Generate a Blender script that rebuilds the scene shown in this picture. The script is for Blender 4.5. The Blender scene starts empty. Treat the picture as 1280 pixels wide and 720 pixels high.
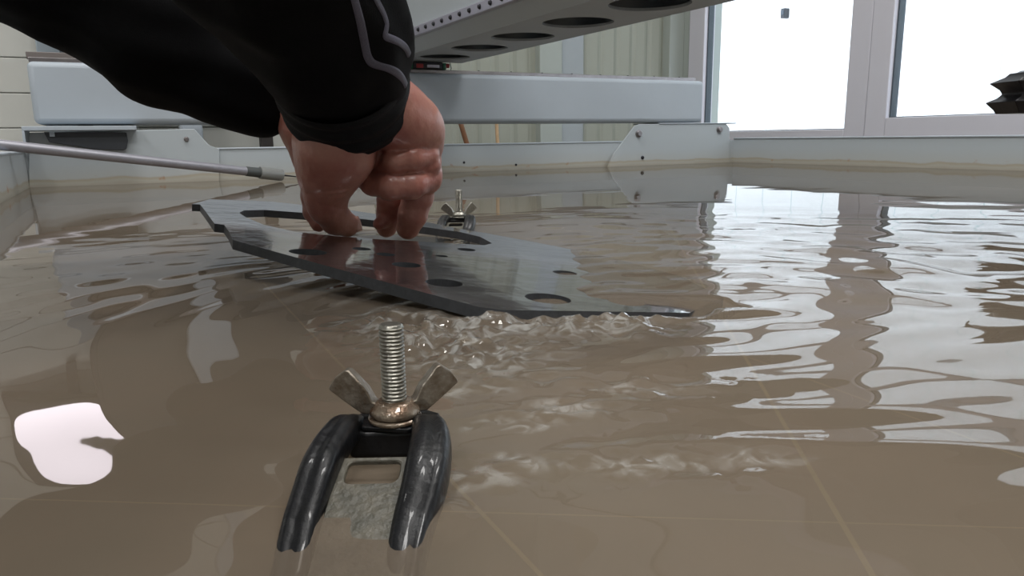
import bpy, bmesh, math, random
import numpy as np
from mathutils import Vector, Matrix, Euler
from mathutils.bvhtree import BVHTree
from mathutils.geometry import tessellate_polygon

SC = bpy.context.scene
COL = SC.collection
random.seed(7)

# ------------------------------------------------------------------ camera
CAM_H = 0.12                       # lens height above the water (z = 0 is the still water level)
FPX = 930.0
cam_data = bpy.data.cameras.new('camera')
cam_data.sensor_width = 36.0
cam_data.lens = FPX / 1280.0 * 36.0
cam_data.clip_start = 0.01
cam_data.clip_end = 200.0
cam = bpy.data.objects.new('camera', cam_data)
COL.objects.link(cam)
cam.location = (0, 0, CAM_H)
CAM_ROT = Euler((math.radians(90 - 11.4), 0, 0)).to_matrix() @ Matrix.Rotation(math.radians(-0.78), 3, 'Z')
cam.rotation_mode = 'XYZ'
cam.rotation_euler = CAM_ROT.to_euler()
SC.camera = cam

# ------------------------------------------------------------------ world, view
world = bpy.data.worlds.new('overcast_sky')
SC.world = world
world.use_nodes = True
bgn = world.node_tree.nodes['Background']
bgn.inputs[0].default_value = (0.83, 0.88, 1.0, 1)
bgn.inputs[1].default_value = 3.5
SC.view_settings.view_transform = 'Standard'
SC.view_settings.look = 'None'
SC.view_settings.gamma = 1.0
SC.view_settings.use_curve_mapping = False
SC.view_settings.exposure = 0.0
FILL_LAMP_POWER = 49.0
WINDOW_PORTALS = False

# ------------------------------------------------------------------ frames
PH = math.radians(27.7)            # the machine stands turned to the view by this angle
NP = Vector((math.cos(PH), math.sin(PH), 0))     # "p": along the back of the tank, to the right
NQ = Vector((-math.sin(PH), math.cos(PH), 0))    # "q": away from the viewer


def W(p, q, z=0.0):
    return NP * p + NQ * q + Vector((0, 0, z))


def ray(px, py):
    return CAM_ROT @ Vector(((px - 640) / FPX, -(py - 360) / FPX, -1.0))


def P(px, py, Y):                  # point of the place seen at that pixel at depth Y
    d = ray(px, py)
    return Vector((0, 0, CAM_H)) + d * (Y / d.y)


def on_q(px, py, q):               # (p, z) where the view ray meets the plane at q
    d = ray(px, py)
    t = q / d.dot(NQ)
    v = d * t
    return v.dot(NP), CAM_H + v.z


def on_p(px, py, p):
    d = ray(px, py)
    t = p / d.dot(NP)
    v = d * t
    return v.dot(NQ), CAM_H + v.z


# ------------------------------------------------------------------ materials
def srgb(r, g, b):
    f = lambda c: (c / 255 / 12.92) if c / 255 <= 0.04045 else ((c / 255 + 0.055) / 1.055) ** 2.4
    return (f(r), f(g), f(b), 1)


def mat(name, col, rough=0.5, metal=0.0, spec=0.5, var=0.0, vscale=20.0, bump=0.0, bscale=60.0,
        col2=None, coat=0.0, sub=0.0, stretch=(1, 1, 1)):
    m = bpy.data.materials.new(name)
    m.use_nodes = True
    nt = m.node_tree
    b = nt.nodes['Principled BSDF']
    b.inputs['Roughness'].default_value = rough
    b.inputs['Metallic'].default_value = metal
    b.inputs['Specular IOR Level'].default_value = spec
    b.inputs['Coat Weight'].default_value = coat
    b.inputs['Coat Roughness'].default_value = 0.05
    if sub:
        b.inputs['Subsurface Weight'].default_value = sub
        b.inputs['Subsurface Radius'].default_value = (0.008, 0.003, 0.0015)
        b.inputs['Subsurface Scale'].default_value = 0.6
    tc = nt.nodes.new('ShaderNodeTexCoord')
    mp = nt.nodes.new('ShaderNodeMapping')
    mp.inputs['Scale'].default_value = stretch
    nt.links.new(tc.outputs['Object'], mp.inputs[0])
    if var > 0 or col2:
        n = nt.nodes.new('ShaderNodeTexNoise')
        n.inputs['Scale'].default_value = vscale
        n.inputs['Detail'].default_value = 5
        n.inputs['Roughness'].default_value = 0.6
        nt.links.new(mp.outputs[0], n.inputs['Vector'])
        r = nt.nodes.new('ShaderNodeValToRGB')
        r.color_ramp.elements[0].position = 0.35
        r.color_ramp.elements[1].position = 0.65
        if col2 is None:
            col2 = tuple(min(1, c * (1 + var)) for c in col[:3]) + (1,)
            c1 = tuple(c * (1 - var) for c in col[:3]) + (1,)
        else:
            c1 = col
        r.color_ramp.elements[0].color = c1
        r.color_ramp.elements[1].color = col2
        nt.links.new(n.outputs['Fac'], r.inputs[0])
        nt.links.new(r.outputs[0], b.inputs['Base Color'])
    else:
        b.inputs['Base Color'].default_value = col
    if bump > 0:
        n2 = nt.nodes.new('ShaderNodeTexNoise')
        n2.inputs['Scale'].default_value = bscale
        n2.inputs['Detail'].default_value = 4
        nt.links.new(mp.outputs[0], n2.inputs['Vector'])
        bp = nt.nodes.new('ShaderNodeBump')
        bp.inputs['Strength'].default_value = bump
        bp.inputs['Distance'].default_value = 0.002
        nt.links.new(n2.outputs['Fac'], bp.inputs['Height'])
        nt.links.new(bp.outputs[0], b.inputs['Normal'])
    return m


def tank_paint():
    """grey paint with a dried brown and rust coloured tide line a little above the water"""
    m = bpy.data.materials.new('tank_paint')
    m.use_nodes = True
    nt = m.node_tree
    L = nt.links.new
    b = nt.nodes['Principled BSDF']
    b.inputs['Roughness'].default_value = 0.45
    geo = nt.nodes.new('ShaderNodeNewGeometry')
    sep = nt.nodes.new('ShaderNodeSeparateXYZ')
    L(geo.outputs['Position'], sep.inputs[0])
    n = nt.nodes.new('ShaderNodeTexNoise')
    n.inputs['Scale'].default_value = 9
    n.inputs['Detail'].default_value = 6
    L(geo.outputs['Position'], n.inputs['Vector'])
    add = nt.nodes.new('ShaderNodeMath')
    add.operation = 'MULTIPLY_ADD'
    add.inputs[1].default_value = -0.022
    L(n.outputs['Fac'], add.inputs[0])
    L(sep.outputs['Z'], add.inputs[2])
    mr = nt.nodes.new('ShaderNodeMapRange')
    mr.inputs[1].default_value = -0.012
    mr.inputs[2].default_value = 0.055
    L(add.outputs[0], mr.inputs[0])
    r = nt.nodes.new('ShaderNodeValToRGB')
    e = r.color_ramp.elements
    e[0].position = 0.0
    e[0].color = srgb(150, 146, 135)
    e[1].position = 1.0
    e[1].color = srgb(164, 172, 177)
    for pos, c in ((0.16, srgb(160, 158, 148)), (0.28, srgb(154, 148, 133)), (0.36, srgb(164, 168, 168))):
        k = e.new(pos)
        k.color = c
    L(mr.outputs[0], r.inputs[0])
    n2 = nt.nodes.new('ShaderNodeTexNoise')
    n2.inputs['Scale'].default_value = 22
    n2.inputs['Detail'].default_value = 3
    L(geo.outputs['Position'], n2.inputs['Vector'])
    r2 = nt.nodes.new('ShaderNodeValToRGB')
    r2.color_ramp.elements[0].position = 0.66
    r2.color_ramp.elements[0].color = (0, 0, 0, 1)
    r2.color_ramp.elements[1].position = 0.74
    r2.color_ramp.elements[1].color = (1, 1, 1, 1)
    L(n2.outputs['Fac'], r2.inputs[0])
    band = nt.nodes.new('ShaderNodeValToRGB')      # rust only inside the tide line
    be = band.color_ramp.elements
    be[0].position = 0.10
    be[0].color = (0, 0, 0, 1)
    be[1].position = 0.5
    be[1].color = (0, 0, 0, 1)
    k = be.new(0.26)
    k.color = (1, 1, 1, 1)
    L(mr.outputs[0], band.inputs[0])
    mu = nt.nodes.new('ShaderNodeMath')
    mu.operation = 'MULTIPLY'
    L(r2.outputs[0], mu.inputs[0])
    L(band.outputs[0], mu.inputs[1])
    mx = nt.nodes.new('ShaderNodeMixRGB')
    L(mu.outputs[0], mx.inputs[0])
    L(r.outputs[0], mx.inputs[1])
    mx.inputs[2].default_value = srgb(150, 100, 62)
    L(mx.outputs[0], b.inputs['Base Color'])
    return m


def ribbed(name, c1, c2, period, width, axis=NP):
    """cladding: fine vertical lines in a second colour between profiled ribs"""
    m = mat(name, c1, 0.6, var=0.03, vscale=3)
    nt = m.node_tree
    b = nt.nodes['Principled BSDF']
    geo = nt.nodes.new('ShaderNodeNewGeometry')
    dot = nt.nodes.new('ShaderNodeVectorMath')
    dot.operation = 'DOT_PRODUCT'
    dot.inputs[1].default_value = axis
    nt.links.new(geo.outputs['Position'], dot.inputs[0])
    md = nt.nodes.new('ShaderNodeMath')
    md.operation = 'PINGPONG'
    md.inputs[1].default_value = period / 2
    nt.links.new(dot.outputs['Value'], md.inputs[0])
    lt = nt.nodes.new('ShaderNodeMath')
    lt.operation = 'LESS_THAN'
    lt.inputs[1].default_value = width
    nt.links.new(md.outputs[0], lt.inputs[0])
    mx = nt.nodes.new('ShaderNodeMixRGB')
    mx.inputs[1].default_value = c1
    mx.inputs[2].default_value = c2
    nt.links.new(lt.outputs[0], mx.inputs[0])
    nt.links.new(mx.outputs[0], b.inputs['Base Color'])
    return m


def emit(name, col, s):
    m = bpy.data.materials.new(name)
    m.use_nodes = True
    nt = m.node_tree
    nt.nodes.remove(nt.nodes['Principled BSDF'])
    e = nt.nodes.new('ShaderNodeEmission')
    e.inputs[0].default_value = col
    e.inputs[1].default_value = s
    nt.links.new(e.outputs[0], nt.nodes['Material Output'].inputs[0])
    return m


def glass_mat():
    m = bpy.data.materials.new('window_glass')
    m.use_nodes = True
    nt = m.node_tree
    nt.nodes.remove(nt.nodes['Principled BSDF'])
    g = nt.nodes.new('ShaderNodeBsdfGlossy')
    g.inputs['Roughness'].default_value = 0.01
    t = nt.nodes.new('ShaderNodeBsdfTransparent')
    t.inputs[0].default_value = (0.96, 0.985, 0.98, 1)
    fr = nt.nodes.new('ShaderNodeFresnel')
    fr.inputs[0].default_value = 1.45
    ge = nt.nodes.new('ShaderNodeNewGeometry')
    iv = nt.nodes.new('ShaderNodeMath')
    iv.operation = 'SUBTRACT'
    iv.inputs[0].default_value = 1.0
    nt.links.new(ge.outputs['Backfacing'], iv.inputs[1])
    ml = nt.nodes.new('ShaderNodeMath')
    ml.operation = 'MULTIPLY'
    nt.links.new(fr.outputs[0], ml.inputs[0])
    nt.links.new(iv.outputs[0], ml.inputs[1])
    mx = nt.nodes.new('ShaderNodeMixShader')
    nt.links.new(ml.outputs[0], mx.inputs[0])
    nt.links.new(t.outputs[0], mx.inputs[1])
    nt.links.new(g.outputs[0], mx.inputs[2])
    nt.links.new(mx.outputs[0], nt.nodes['Material Output'].inputs[0])
    return m


def water_mat():
    """turbid brown water: mirror at grazing angles, murk mixed with a clear view of what lies just below"""
    m = bpy.data.materials.new('murky_water')
    m.use_nodes = True
    nt = m.node_tree
    L = nt.links.new
    nt.nodes.remove(nt.nodes['Principled BSDF'])
    gl = nt.nodes.new('ShaderNodeBsdfGlossy')
    gl.inputs['Roughness'].default_value = 0.015
    tr = nt.nodes.new('ShaderNodeBsdfTransparent')
    tr.inputs[0].default_value = (0.92, 0.89, 0.85, 1)
    df = nt.nodes.new('ShaderNodeBsdfDiffuse')
    geo = nt.nodes.new('ShaderNodeNewGeometry')
    n = nt.nodes.new('ShaderNodeTexNoise')
    n.inputs['Scale'].default_value = 6
    n.inputs['Detail'].default_value = 3
    L(geo.outputs['Position'], n.inputs['Vector'])
    r = nt.nodes.new('ShaderNodeValToRGB')
    r.color_ramp.elements[0].position = 0.3
    r.color_ramp.elements[0].color = srgb(126, 114, 101)
    r.color_ramp.elements[1].position = 0.7
    r.color_ramp.elements[1].color = srgb(135, 123, 109)
    L(n.outputs['Fac'], r.inputs[0])
    L(r.outputs[0], df.inputs[0])
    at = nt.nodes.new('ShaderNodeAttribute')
    at.attribute_name = 'foam_glint'
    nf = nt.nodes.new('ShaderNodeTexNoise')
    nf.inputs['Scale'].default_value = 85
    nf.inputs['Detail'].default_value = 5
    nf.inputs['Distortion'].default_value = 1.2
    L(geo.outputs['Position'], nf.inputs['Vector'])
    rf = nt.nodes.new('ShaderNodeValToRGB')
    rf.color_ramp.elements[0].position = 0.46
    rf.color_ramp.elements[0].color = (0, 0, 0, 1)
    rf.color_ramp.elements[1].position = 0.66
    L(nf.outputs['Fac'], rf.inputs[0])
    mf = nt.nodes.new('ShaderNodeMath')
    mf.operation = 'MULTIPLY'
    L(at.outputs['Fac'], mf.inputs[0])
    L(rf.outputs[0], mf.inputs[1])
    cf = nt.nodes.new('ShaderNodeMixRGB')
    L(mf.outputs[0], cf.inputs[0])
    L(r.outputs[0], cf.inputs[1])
    cf.inputs[2].default_value = srgb(204, 203, 198)  # pale colour for churned foam and for painted glints
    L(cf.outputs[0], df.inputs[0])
    body = nt.nodes.new('ShaderNodeMixShader')
    body.inputs[0].default_value = 0.50
    L(tr.outputs[0], body.inputs[1])
    L(df.outputs[0], body.inputs[2])
    fr = nt.nodes.new('ShaderNodeFresnel')
    fr.inputs[0].default_value = 1.333
    mx = nt.nodes.new('ShaderNodeMixShader')
    L(fr.outputs[0], mx.inputs[0])
    L(body.outputs[0], mx.inputs[1])
    L(gl.outputs[0], mx.inputs[2])
    L(mx.outputs[0], nt.nodes['Material Output'].inputs[0])
    return m


M = {}
M['tank'] = tank_paint()
M['beam'] = mat('pale_grey_paint', srgb(162, 171, 180), 0.42, var=0.02, vscale=6)
M['bridge'] = mat('bridge_grey_paint', srgb(156, 163, 167), 0.45, var=0.03, vscale=5)
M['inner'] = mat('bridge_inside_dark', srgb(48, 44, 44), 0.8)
M['rail'] = mat('ground_steel', srgb(150, 146, 148), 0.3, 0.9, var=0.1, vscale=30)
M['rail_light'] = mat('bright_rail_steel', srgb(190, 190, 205), 0.3, 0.6)
M['dark_steel'] = mat('dark_bolt_steel', srgb(58, 58, 62), 0.4, 0.8)
M['zinc'] = mat('zinc_steel', srgb(150, 148, 140), 0.32, 0.9, var=0.15, vscale=300, bump=0.2, bscale=700)
M['tube'] = mat('brushed_tube', srgb(142, 142, 150), 0.42, 0.45, var=0.05, vscale=40)
M['sleeve_rubber'] = mat('dark_grey_plastic', srgb(62, 66, 66), 0.5)
M['clear_plastic'] = mat('grey_plastic', srgb(120, 122, 120), 0.35)
M['wing'] = mat('wing_nut_zinc', srgb(150, 144, 134), 0.34, 0.7, col2=srgb(106, 92, 76), vscale=140, bump=0.3, bscale=500)
M['rusty'] = mat('rusty_wet_zinc', srgb(152, 140, 124), 0.25, 0.55, col2=srgb(100, 74, 54), vscale=160, bump=0.35, bscale=400, coat=0.6)
M['black_paint'] = mat('wet_black_paint', srgb(17, 18, 21), 0.42, 0.0, spec=0.35, var=0.3, vscale=90, bump=0.4, bscale=160, coat=0.16)
M['mud_plate'] = mat('silted_steel', srgb(96, 92, 81), 0.45, 0.0, col2=srgb(72, 71, 63), vscale=120, bump=0.5, bscale=300, coat=0.4)
M['plate_top'] = mat('wet_cut_steel', srgb(72, 70, 72), 0.10, 0.35, var=0.08, vscale=18, bump=0.7, bscale=30, coat=0.9)
M['plate_edge'] = mat('waterjet_cut_edge', srgb(72, 75, 80), 0.55, 0.3, var=0.12, vscale=160, bump=0.2, bscale=500)
M['bed'] = mat('silted_tank_bed', srgb(128, 112, 94), 0.8, col2=srgb(112, 104, 88), vscale=5, bump=0.3, bscale=40)
M['sheet'] = mat('silted_stock_sheet', srgb(120, 106, 88), 0.6, col2=srgb(104, 98, 82), vscale=7, bump=0.2, bscale=60)
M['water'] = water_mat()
M['jacket'] = mat('black_softshell', srgb(9, 9, 11), 0.8, spec=0.12, var=0.15, vscale=60, bump=0.25, bscale=900)
M['cuff'] = mat('black_rib_cuff', srgb(9, 9, 13), 0.7, spec=0.25, bump=0.3, bscale=900)
M['piping'] = mat('grey_reflective_tape', srgb(82, 80, 94), 0.6, var=0.1, vscale=400, bump=0.3, bscale=900)
M['skin'] = mat('wet_reddened_skin', srgb(172, 122, 108), 0.38, col2=srgb(150, 92, 82), vscale=22, bump=0.25, bscale=220, sub=0.12, coat=0.12)
M['nail'] = mat('finger_nail', srgb(205, 160, 148), 0.22, coat=0.6)
M['hair'] = mat('dark_hair', srgb(48, 38, 32), 0.6, bump=0.5, bscale=300)
M['frame'] = mat('window_frame_plastic', srgb(202, 201, 210), 0.4)
M['gasket'] = mat('window_gasket', srgb(70, 80, 88), 0.6)
M['glass'] = glass_mat()
M['siding'] = ribbed('white_siding', srgb(246, 246, 244), srgb(205, 222, 220), 0.42, 0.006, NQ)
M['clad'] = ribbed('beige_green_cladding', srgb(154, 157, 146), srgb(145, 149, 138), 0.11, 0.012, NP)
M['pilaster'] = mat('pale_green_grey_column', srgb(162, 169, 164), 0.6)
M['door'] = mat('sectional_door_panel', srgb(202, 203, 198), 0.55, var=0.02, vscale=4)
M['wall'] = mat('plain_wall', srgb(196, 196, 190), 0.7, var=0.02, vscale=2)
M['concrete'] = mat('concrete_floor', srgb(120, 118, 114), 0.7, var=0.1, vscale=4)
M['cabinet'] = mat('dark_cabinet_paint', srgb(46, 42, 40), 0.5, var=0.1, vscale=5)
M['black_cover'] = mat('anthracite_cover', srgb(50, 54, 60), 0.45)
M['rubber'] = mat('black_bellows_rubber', srgb(22, 20, 28), 0.35, spec=0.5, bump=0.2, bscale=80)
M['red'] = mat('red_part', srgb(150, 40, 45), 0.4)
M['green'] = mat('green_part', srgb(30, 92, 66), 0.4)
M['copper'] = mat('brown_stake', srgb(126, 88, 62), 0.6, var=0.1, vscale=60)
M['wood'] = mat('pale_wood_stake', srgb(196, 166, 130), 0.6, var=0.08, vscale=60)
M['lamp'] = emit('lit_lamp_panel', (1.0, 0.91, 0.985, 1), 6.6)
M['fill_diffuser'] = emit('fill_lamp_diffuser', (1.0, 0.98, 0.95, 1), 4.0)  # glow of the added ceiling lamps
M['gravel'] = mat('yard_paving', srgb(170, 170, 168), 0.8, var=0.05, vscale=3)


# ------------------------------------------------------------------ mesh building
class MB:
    """collects shapes in world coordinates; build() links them as ONE mesh object"""
    def __init__(s):
        s.v = []
        s.f = []

    def add(s, vs, fs):
        n = len(s.v)
        s.v += [Vector(v) for v in vs]
        s.f += [tuple(i + n for i in f) for f in fs]
        return s

    def box(s, p0, p1, q0, q1, z0, z1, T=W):
        c = [(p0, q0, z0), (p1, q0, z0), (p1, q1, z0), (p0, q1, z0), (p0, q0, z1), (p1, q0, z1), (p1, q1, z1), (p0, q1, z1)]
        return s.add([T(*k) for k in c], [(0, 3, 2, 1), (4, 5, 6, 7), (0, 1, 5, 4), (1, 2, 6, 5), (2, 3, 7, 6), (3, 0, 4, 7)])

    def hexa(s, pts):              # 8 points: bottom loop then top loop
        return s.add(pts, [(0, 3, 2, 1), (4, 5, 6, 7), (0, 1, 5, 4), (1, 2, 6, 5), (2, 3, 7, 6), (3, 0, 4, 7)])

    def tube(s, pts, rads, n=16, cap=True, flat=None):
        pts = [Vector(p) for p in pts]
        if not hasattr(rads, '__len__'):
            rads = [rads] * len(pts)
        base = len(s.v)
        ref = None
        for i, p in enumerate(pts):
            a = pts[max(i - 1, 0)]
            b = pts[min(i + 1, len(pts) - 1)]
            d = (b - a)
            if d.length < 1e-9:
                d = Vector((0, 0, 1))
            d.normalize()
            if ref is None:
                ref = Vector((0, 0, 1)) if abs(d.z) < 0.9 else Vector((1, 0, 0))
            u = ref - d * ref.dot(d)
            u.normalize()
            w = d.cross(u)
            ref = u
            for k in range(n):
                t = 2 * math.pi * k / n
                fu = 1.0 if flat is None else flat
                s.v.append(p + (u * math.cos(t) * fu + w * math.sin(t)) * rads[i])
        for i in range(len(pts) - 1):
            for k in range(n):
                a = base + i * n + k
                b = base + i * n + (k + 1) % n
                s.f.append((a, b, b + n, a + n))
        if cap:
            s.f.append(tuple(base + k for k in range(n))[::-1])
            s.f.append(tuple(base + (len(pts) - 1) * n + k for k in range(n)))
        return s

    def lathe(s, prof, o, axis=Vector((0, 0, 1)), n=32):
        axis = Vector(axis).normalized()
        u = axis.orthogonal().normalized()
        w = axis.cross(u)
        base = len(s.v)
        for r, h in prof:
            for k in range(n):
                t = 2 * math.pi * k / n
                s.v.append(Vector(o) + axis * h + (u * math.cos(t) + w * math.sin(t)) * max(r, 1e-5))
        for i in range(len(prof) - 1):
            for k in range(n):
                a = base + i * n + k
                b = base + i * n + (k + 1) % n
                s.f.append((a, b, b + n, a + n))
        s.f.append(tuple(base + k for k in range(n))[::-1])
        s.f.append(tuple(base + (len(prof) - 1) * n + k for k in range(n)))
        return s

    def prism(s, poly, O, U, V, N, t0, t1, holes=()):
        """polygon with holes in the plane (O; U, V) extruded from t0 to t1 along N"""
        loops = [poly] + list(holes)
        flat = [pt for lp in loops for pt in lp]
        tris = tessellate_polygon([[Vector((a, b, 0)) for a, b in lp] for lp in loops])
        base = len(s.v)
        m = len(flat)
        for t in (t0, t1):
            for a, b in flat:
                s.v.append(O + U * a + V * b + N * t)
        for tr in tris:
            a, b, c = [Vector(flat[i]) for i in tr]
            ar = (b.x - a.x) * (c.y - a.y) - (b.y - a.y) * (c.x - a.x)
            tr = tr if ar > 0 else tr[::-1]
            s.f.append(tuple(base + i for i in tr[::-1]))
            s.f.append(tuple(base + m + i for i in tr))
        k = 0
        for li, lp in enumerate(loops):
            ar = sum(lp[i][0] * lp[(i + 1) % len(lp)][1] - lp[(i + 1) % len(lp)][0] * lp[i][1] for i in range(len(lp)))
            for i in range(len(lp)):
                a = base + k + i
                b = base + k + (i + 1) % len(lp)
                q = (a, b, b + m, a + m)
                if (ar < 0) != (li > 0):
                    q = q[::-1]
                s.f.append(q)
            k += len(lp)
        return s

    def build(s, name, material, parent=None, smooth=False, bevel=0.0, seg=2, origin=None, edge_mat=None, normal=None):
        if parent is not None:
            o0 = Vector(parent.get('_o', (0, 0, 0)))
        elif origin is not None:
            o0 = Vector(origin)
        else:
            xs = s.v
            o0 = Vector((sum(v.x for v in xs) / len(xs), sum(v.y for v in xs) / len(xs), min(v.z for v in xs)))
        me = bpy.data.meshes.new(name)
        me.from_pydata([v - o0 for v in s.v], [], s.f)
        me.materials.append(material)
        if edge_mat is not None:
            me.materials.append(edge_mat)
            for p in me.polygons:
                if abs(p.normal.dot(normal)) < 0.7:
                    p.material_index = 1
        me.validate()
        me.update()
        ob = bpy.data.objects.new(name, me)
        COL.objects.link(ob)
        if parent is not None:
            ob.parent = parent
        else:
            ob.location = o0
        ob['_o'] = tuple(o0)
        if smooth:
            for p in me.polygons:
                p.use_smooth = True
        if bevel > 0:
            b = ob.modifiers.new('bevel', 'BEVEL')
            b.width = bevel
            b.segments = seg
            b.limit_method = 'ANGLE'
            b.angle_limit = math.radians(38)
            b.harden_normals = False
        if smooth == 'auto' or bevel > 0:
            for p in me.polygons:
                p.use_smooth = True
            me.set_sharp_from_angle(angle=math.radians(38))
        return ob


def thing(name, label, cat, loc, group=None):
    o = bpy.data.objects.new(name, None)
    o.empty_display_size = 0.02
    COL.objects.link(o)
    o.location = loc
    o['_o'] = tuple(loc)
    o['label'] = label
    o['category'] = cat
    if group:
        o['group'] = group
    return o


def tag(o, label, cat, group=None, kind=None):
    o['label'] = label
    o['category'] = cat
    if group:
        o['group'] = group
    if kind:
        o['kind'] = kind
    return o


def structure(o):
    o['kind'] = 'structure'
    return o


# ---- signed-distance modelling (limbs, cloth) meshed by surface nets
def caps(G, a, b, ra, rb):
    a = np.array(a, np.float32)
    b = np.array(b, np.float32)
    ab = b - a
    pa = [G[i] - a[i] for i in range(3)]
    t = np.clip((pa[0] * ab[0] + pa[1] * ab[1] + pa[2] * ab[2]) / max(float(ab @ ab), 1e-9), 0, 1)
    d = np.sqrt((pa[0] - t * ab[0]) ** 2 + (pa[1] - t * ab[1]) ** 2 + (pa[2] - t * ab[2]) ** 2)
    return d - (ra + (rb - ra) * t)


def smin(a, b, k):
    h = np.clip(0.5 + 0.5 * (b - a) / k, 0, 1)
    return b * (1 - h) + a * h - k * h * (1 - h)


def smax(a, b, k):
    return -smin(-a, -b, k)


def surface_nets(F, org, h):
    nx, ny, nz = F.shape
    ins = F < 0
    cs = [(i, j, k) for i in (0, 1) for j in (0, 1) for k in (0, 1)]
    sl = lambda A, c: A[c[0]:nx - 1 + c[0], c[1]:ny - 1 + c[1], c[2]:nz - 1 + c[2]]
    cnt = sum(sl(ins, c).astype(np.int8) for c in cs)
    mixed = (cnt > 0) & (cnt < 8)
    I = np.argwhere(mixed)
    idx = -np.ones(mixed.shape, np.int64)
    idx[mixed] = np.arange(len(I))
    acc = np.zeros((len(I), 3))
    num = np.zeros(len(I))
    vals = {c: F[I[:, 0] + c[0], I[:, 1] + c[1], I[:, 2] + c[2]] for c in cs}
    for a in cs:
        for ax in range(3):
            if a[ax] == 0:
                b = tuple(1 if i == ax else a[i] for i in range(3))
                fa, fb = vals[a], vals[b]
                m = (fa < 0) != (fb < 0)
                t = np.where(m, fa / np.where(m, fa - fb, 1), 0)
                for i in range(3):
                    acc[:, i] += np.where(m, a[i] + (t if i == ax else 0), 0)
                num += m
    V = (I + acc / num[:, None]) * h + np.array(org)
    faces = []
    for ax in range(3):
        u, v = [(1, 2), (2, 0), (0, 1)][ax]
        lo = [slice(1, -1)] * 3
        lo[ax] = slice(0, -1)
        hi = [slice(1, -1)] * 3
        hi[ax] = slice(1, None)
        A, B = ins[tuple(lo)], ins[tuple(hi)]
        e = np.argwhere(A != B)
        if not len(e):
            continue
        flip = A[tuple(e.T)]
        off = np.ones(3, int)
        off[ax] = 0
        e = e + off
        def c(du, dv):
            q = e.copy()
            q[:, u] -= du
            q[:, v] -= dv
            return idx[tuple(q.T)]
        quad = np.stack([c(1, 1), c(0, 1), c(0, 0), c(1, 0)], 1)
        quad[~flip] = quad[~flip][:, ::-1]
        faces.append(quad)
    return V, np.concatenate(faces)


def grid(lo, hi, h):
    ax = [np.arange(lo[i], hi[i] + h, h, dtype=np.float32) for i in range(3)]
    return np.meshgrid(*ax, indexing='ij')


def relax(V, Fq, it=2, lam=0.5):
    n = len(V)
    e = np.concatenate([Fq[:, [0, 1]], Fq[:, [1, 2]], Fq[:, [2, 3]], Fq[:, [3, 0]]])
    for _ in range(it):
        s = np.zeros_like(V)
        c = np.zeros(n)
        for a, b in ((0, 1), (1, 0)):
            for i in range(3):
                s[:, i] += np.bincount(e[:, a], V[e[:, b], i], n)
            c += np.bincount(e[:, a], minlength=n)
        V = V * (1 - lam) + lam * s / np.maximum(c, 1)[:, None]
    return V


# ------------------------------------------------------------------ room shell
FL = -0.78           # workshop floor level
CE = 3.3
BQ = 3.70            # back wall
RP = 3.10            # window wall
LP = -4.2
FQ = -4.5
structure(MB().box(LP - .2, RP + .25, FQ - .2, BQ + .2, FL - .1, FL).build('floor', M['concrete']))
structure(MB().box(LP - .2, RP + .25, FQ - .2, BQ + .2, CE, CE + .1).build('ceiling', M['wall']))
structure(MB().box(LP - .2, LP, FQ, BQ, FL, CE).build('wall_left', M['wall']))
structure(MB().box(LP - .2, RP, FQ - .2, FQ, FL, CE).build('wall_front', M['wall']))

# back wall: profiled cladding (real trapezoid ribs) with flat columns
bw = MB()
pr = []
x = -0.2
while x < RP:
    pr += [(x, 0), (x + .07, 0), (x + .085, .004), (x + .10, .004), (x + .115, 0)]
    x += .115
poly = [(a, b) for a, b in pr if a < RP] + [(RP, 0), (RP, 0.2), (-0.2, 0.2)]
bw.prism(poly, NQ * BQ + Vector((0, 0, FL)), NP, NQ, Vector((0, 0, 1)), 0, CE - FL)
structure(bw.build('wall_back', M['clad']))
structure(MB().box(LP - .2, -0.2, BQ + .12, BQ + .2, FL, CE).build('wall_back_left', M['wall']))
# columns on the back wall
def p_at(px, py=60, q=BQ):
    return on_q(px, py, q)[0]
structure(MB().box(p_at(669), p_at(697), BQ - .05, BQ + .01, FL, CE).build('trim_1', M['pilaster'], bevel=.004))
structure(MB().box(p_at(698), p_at(726), BQ - .03, BQ + .01, FL, CE).build('trim_2', M['bridge'], bevel=.004))
structure(MB().box(p_at(829), RP, BQ - .06, BQ + .01, FL, CE).build('trim_3', M['pilaster'], bevel=.004))
# sectional door on the left of the back wall
dr = thing('door_1', 'pale sectional door of wide horizontal panels behind the tank', 'door', W(-1.2, BQ, FL))
structure(dr)
z = FL
# panel seams seen at three heights
seams = [on_q(10, yy, BQ)[1] for yy in (117, 73, 30)]
hgt = seams[1] - seams[0]
zz = seams[0]
while zz - hgt > FL:
    zz -= hgt
while zz < 2.4:
    MB().box(-3.4, p_at(455), BQ - .05, BQ - .012, zz + .0015, zz + hgt - .0015).build('door_panel', M['door'], dr, bevel=.003)
    zz += hgt

# window wall
QA, QB = 3.456, 2.466          # fixed pane
QC, QD = 2.25, 0.95            # sash pane
ZA = on_p(980, 163, RP)[1]
ZB = on_p(1190, 144.5, RP)[1]
ZT = 1.50
ZS = ZA - 0.07
structure(MB().box(RP, RP + .25, FQ, BQ, FL, ZS).build('wall_right', M['wall']))
structure(MB().box(RP, RP + .25, FQ, BQ, ZT + .09, CE).build('wall_right_upper', M['wall']))
structure(MB().box(RP, RP + .25, FQ, -0.6, ZS, ZT + .09).build('wall_right_pier', M['wall']))
structure(MB().box(RP, RP + .25, QA + .14, BQ, ZS, ZT + .09).build('wall_right_corner', M['pilaster']))
structure(MB().box(RP - .03, RP + .06, -0.6, BQ - .06, ZS - .03, ZS + .005).build('trim_sill', M['frame'], bevel=.003))


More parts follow.
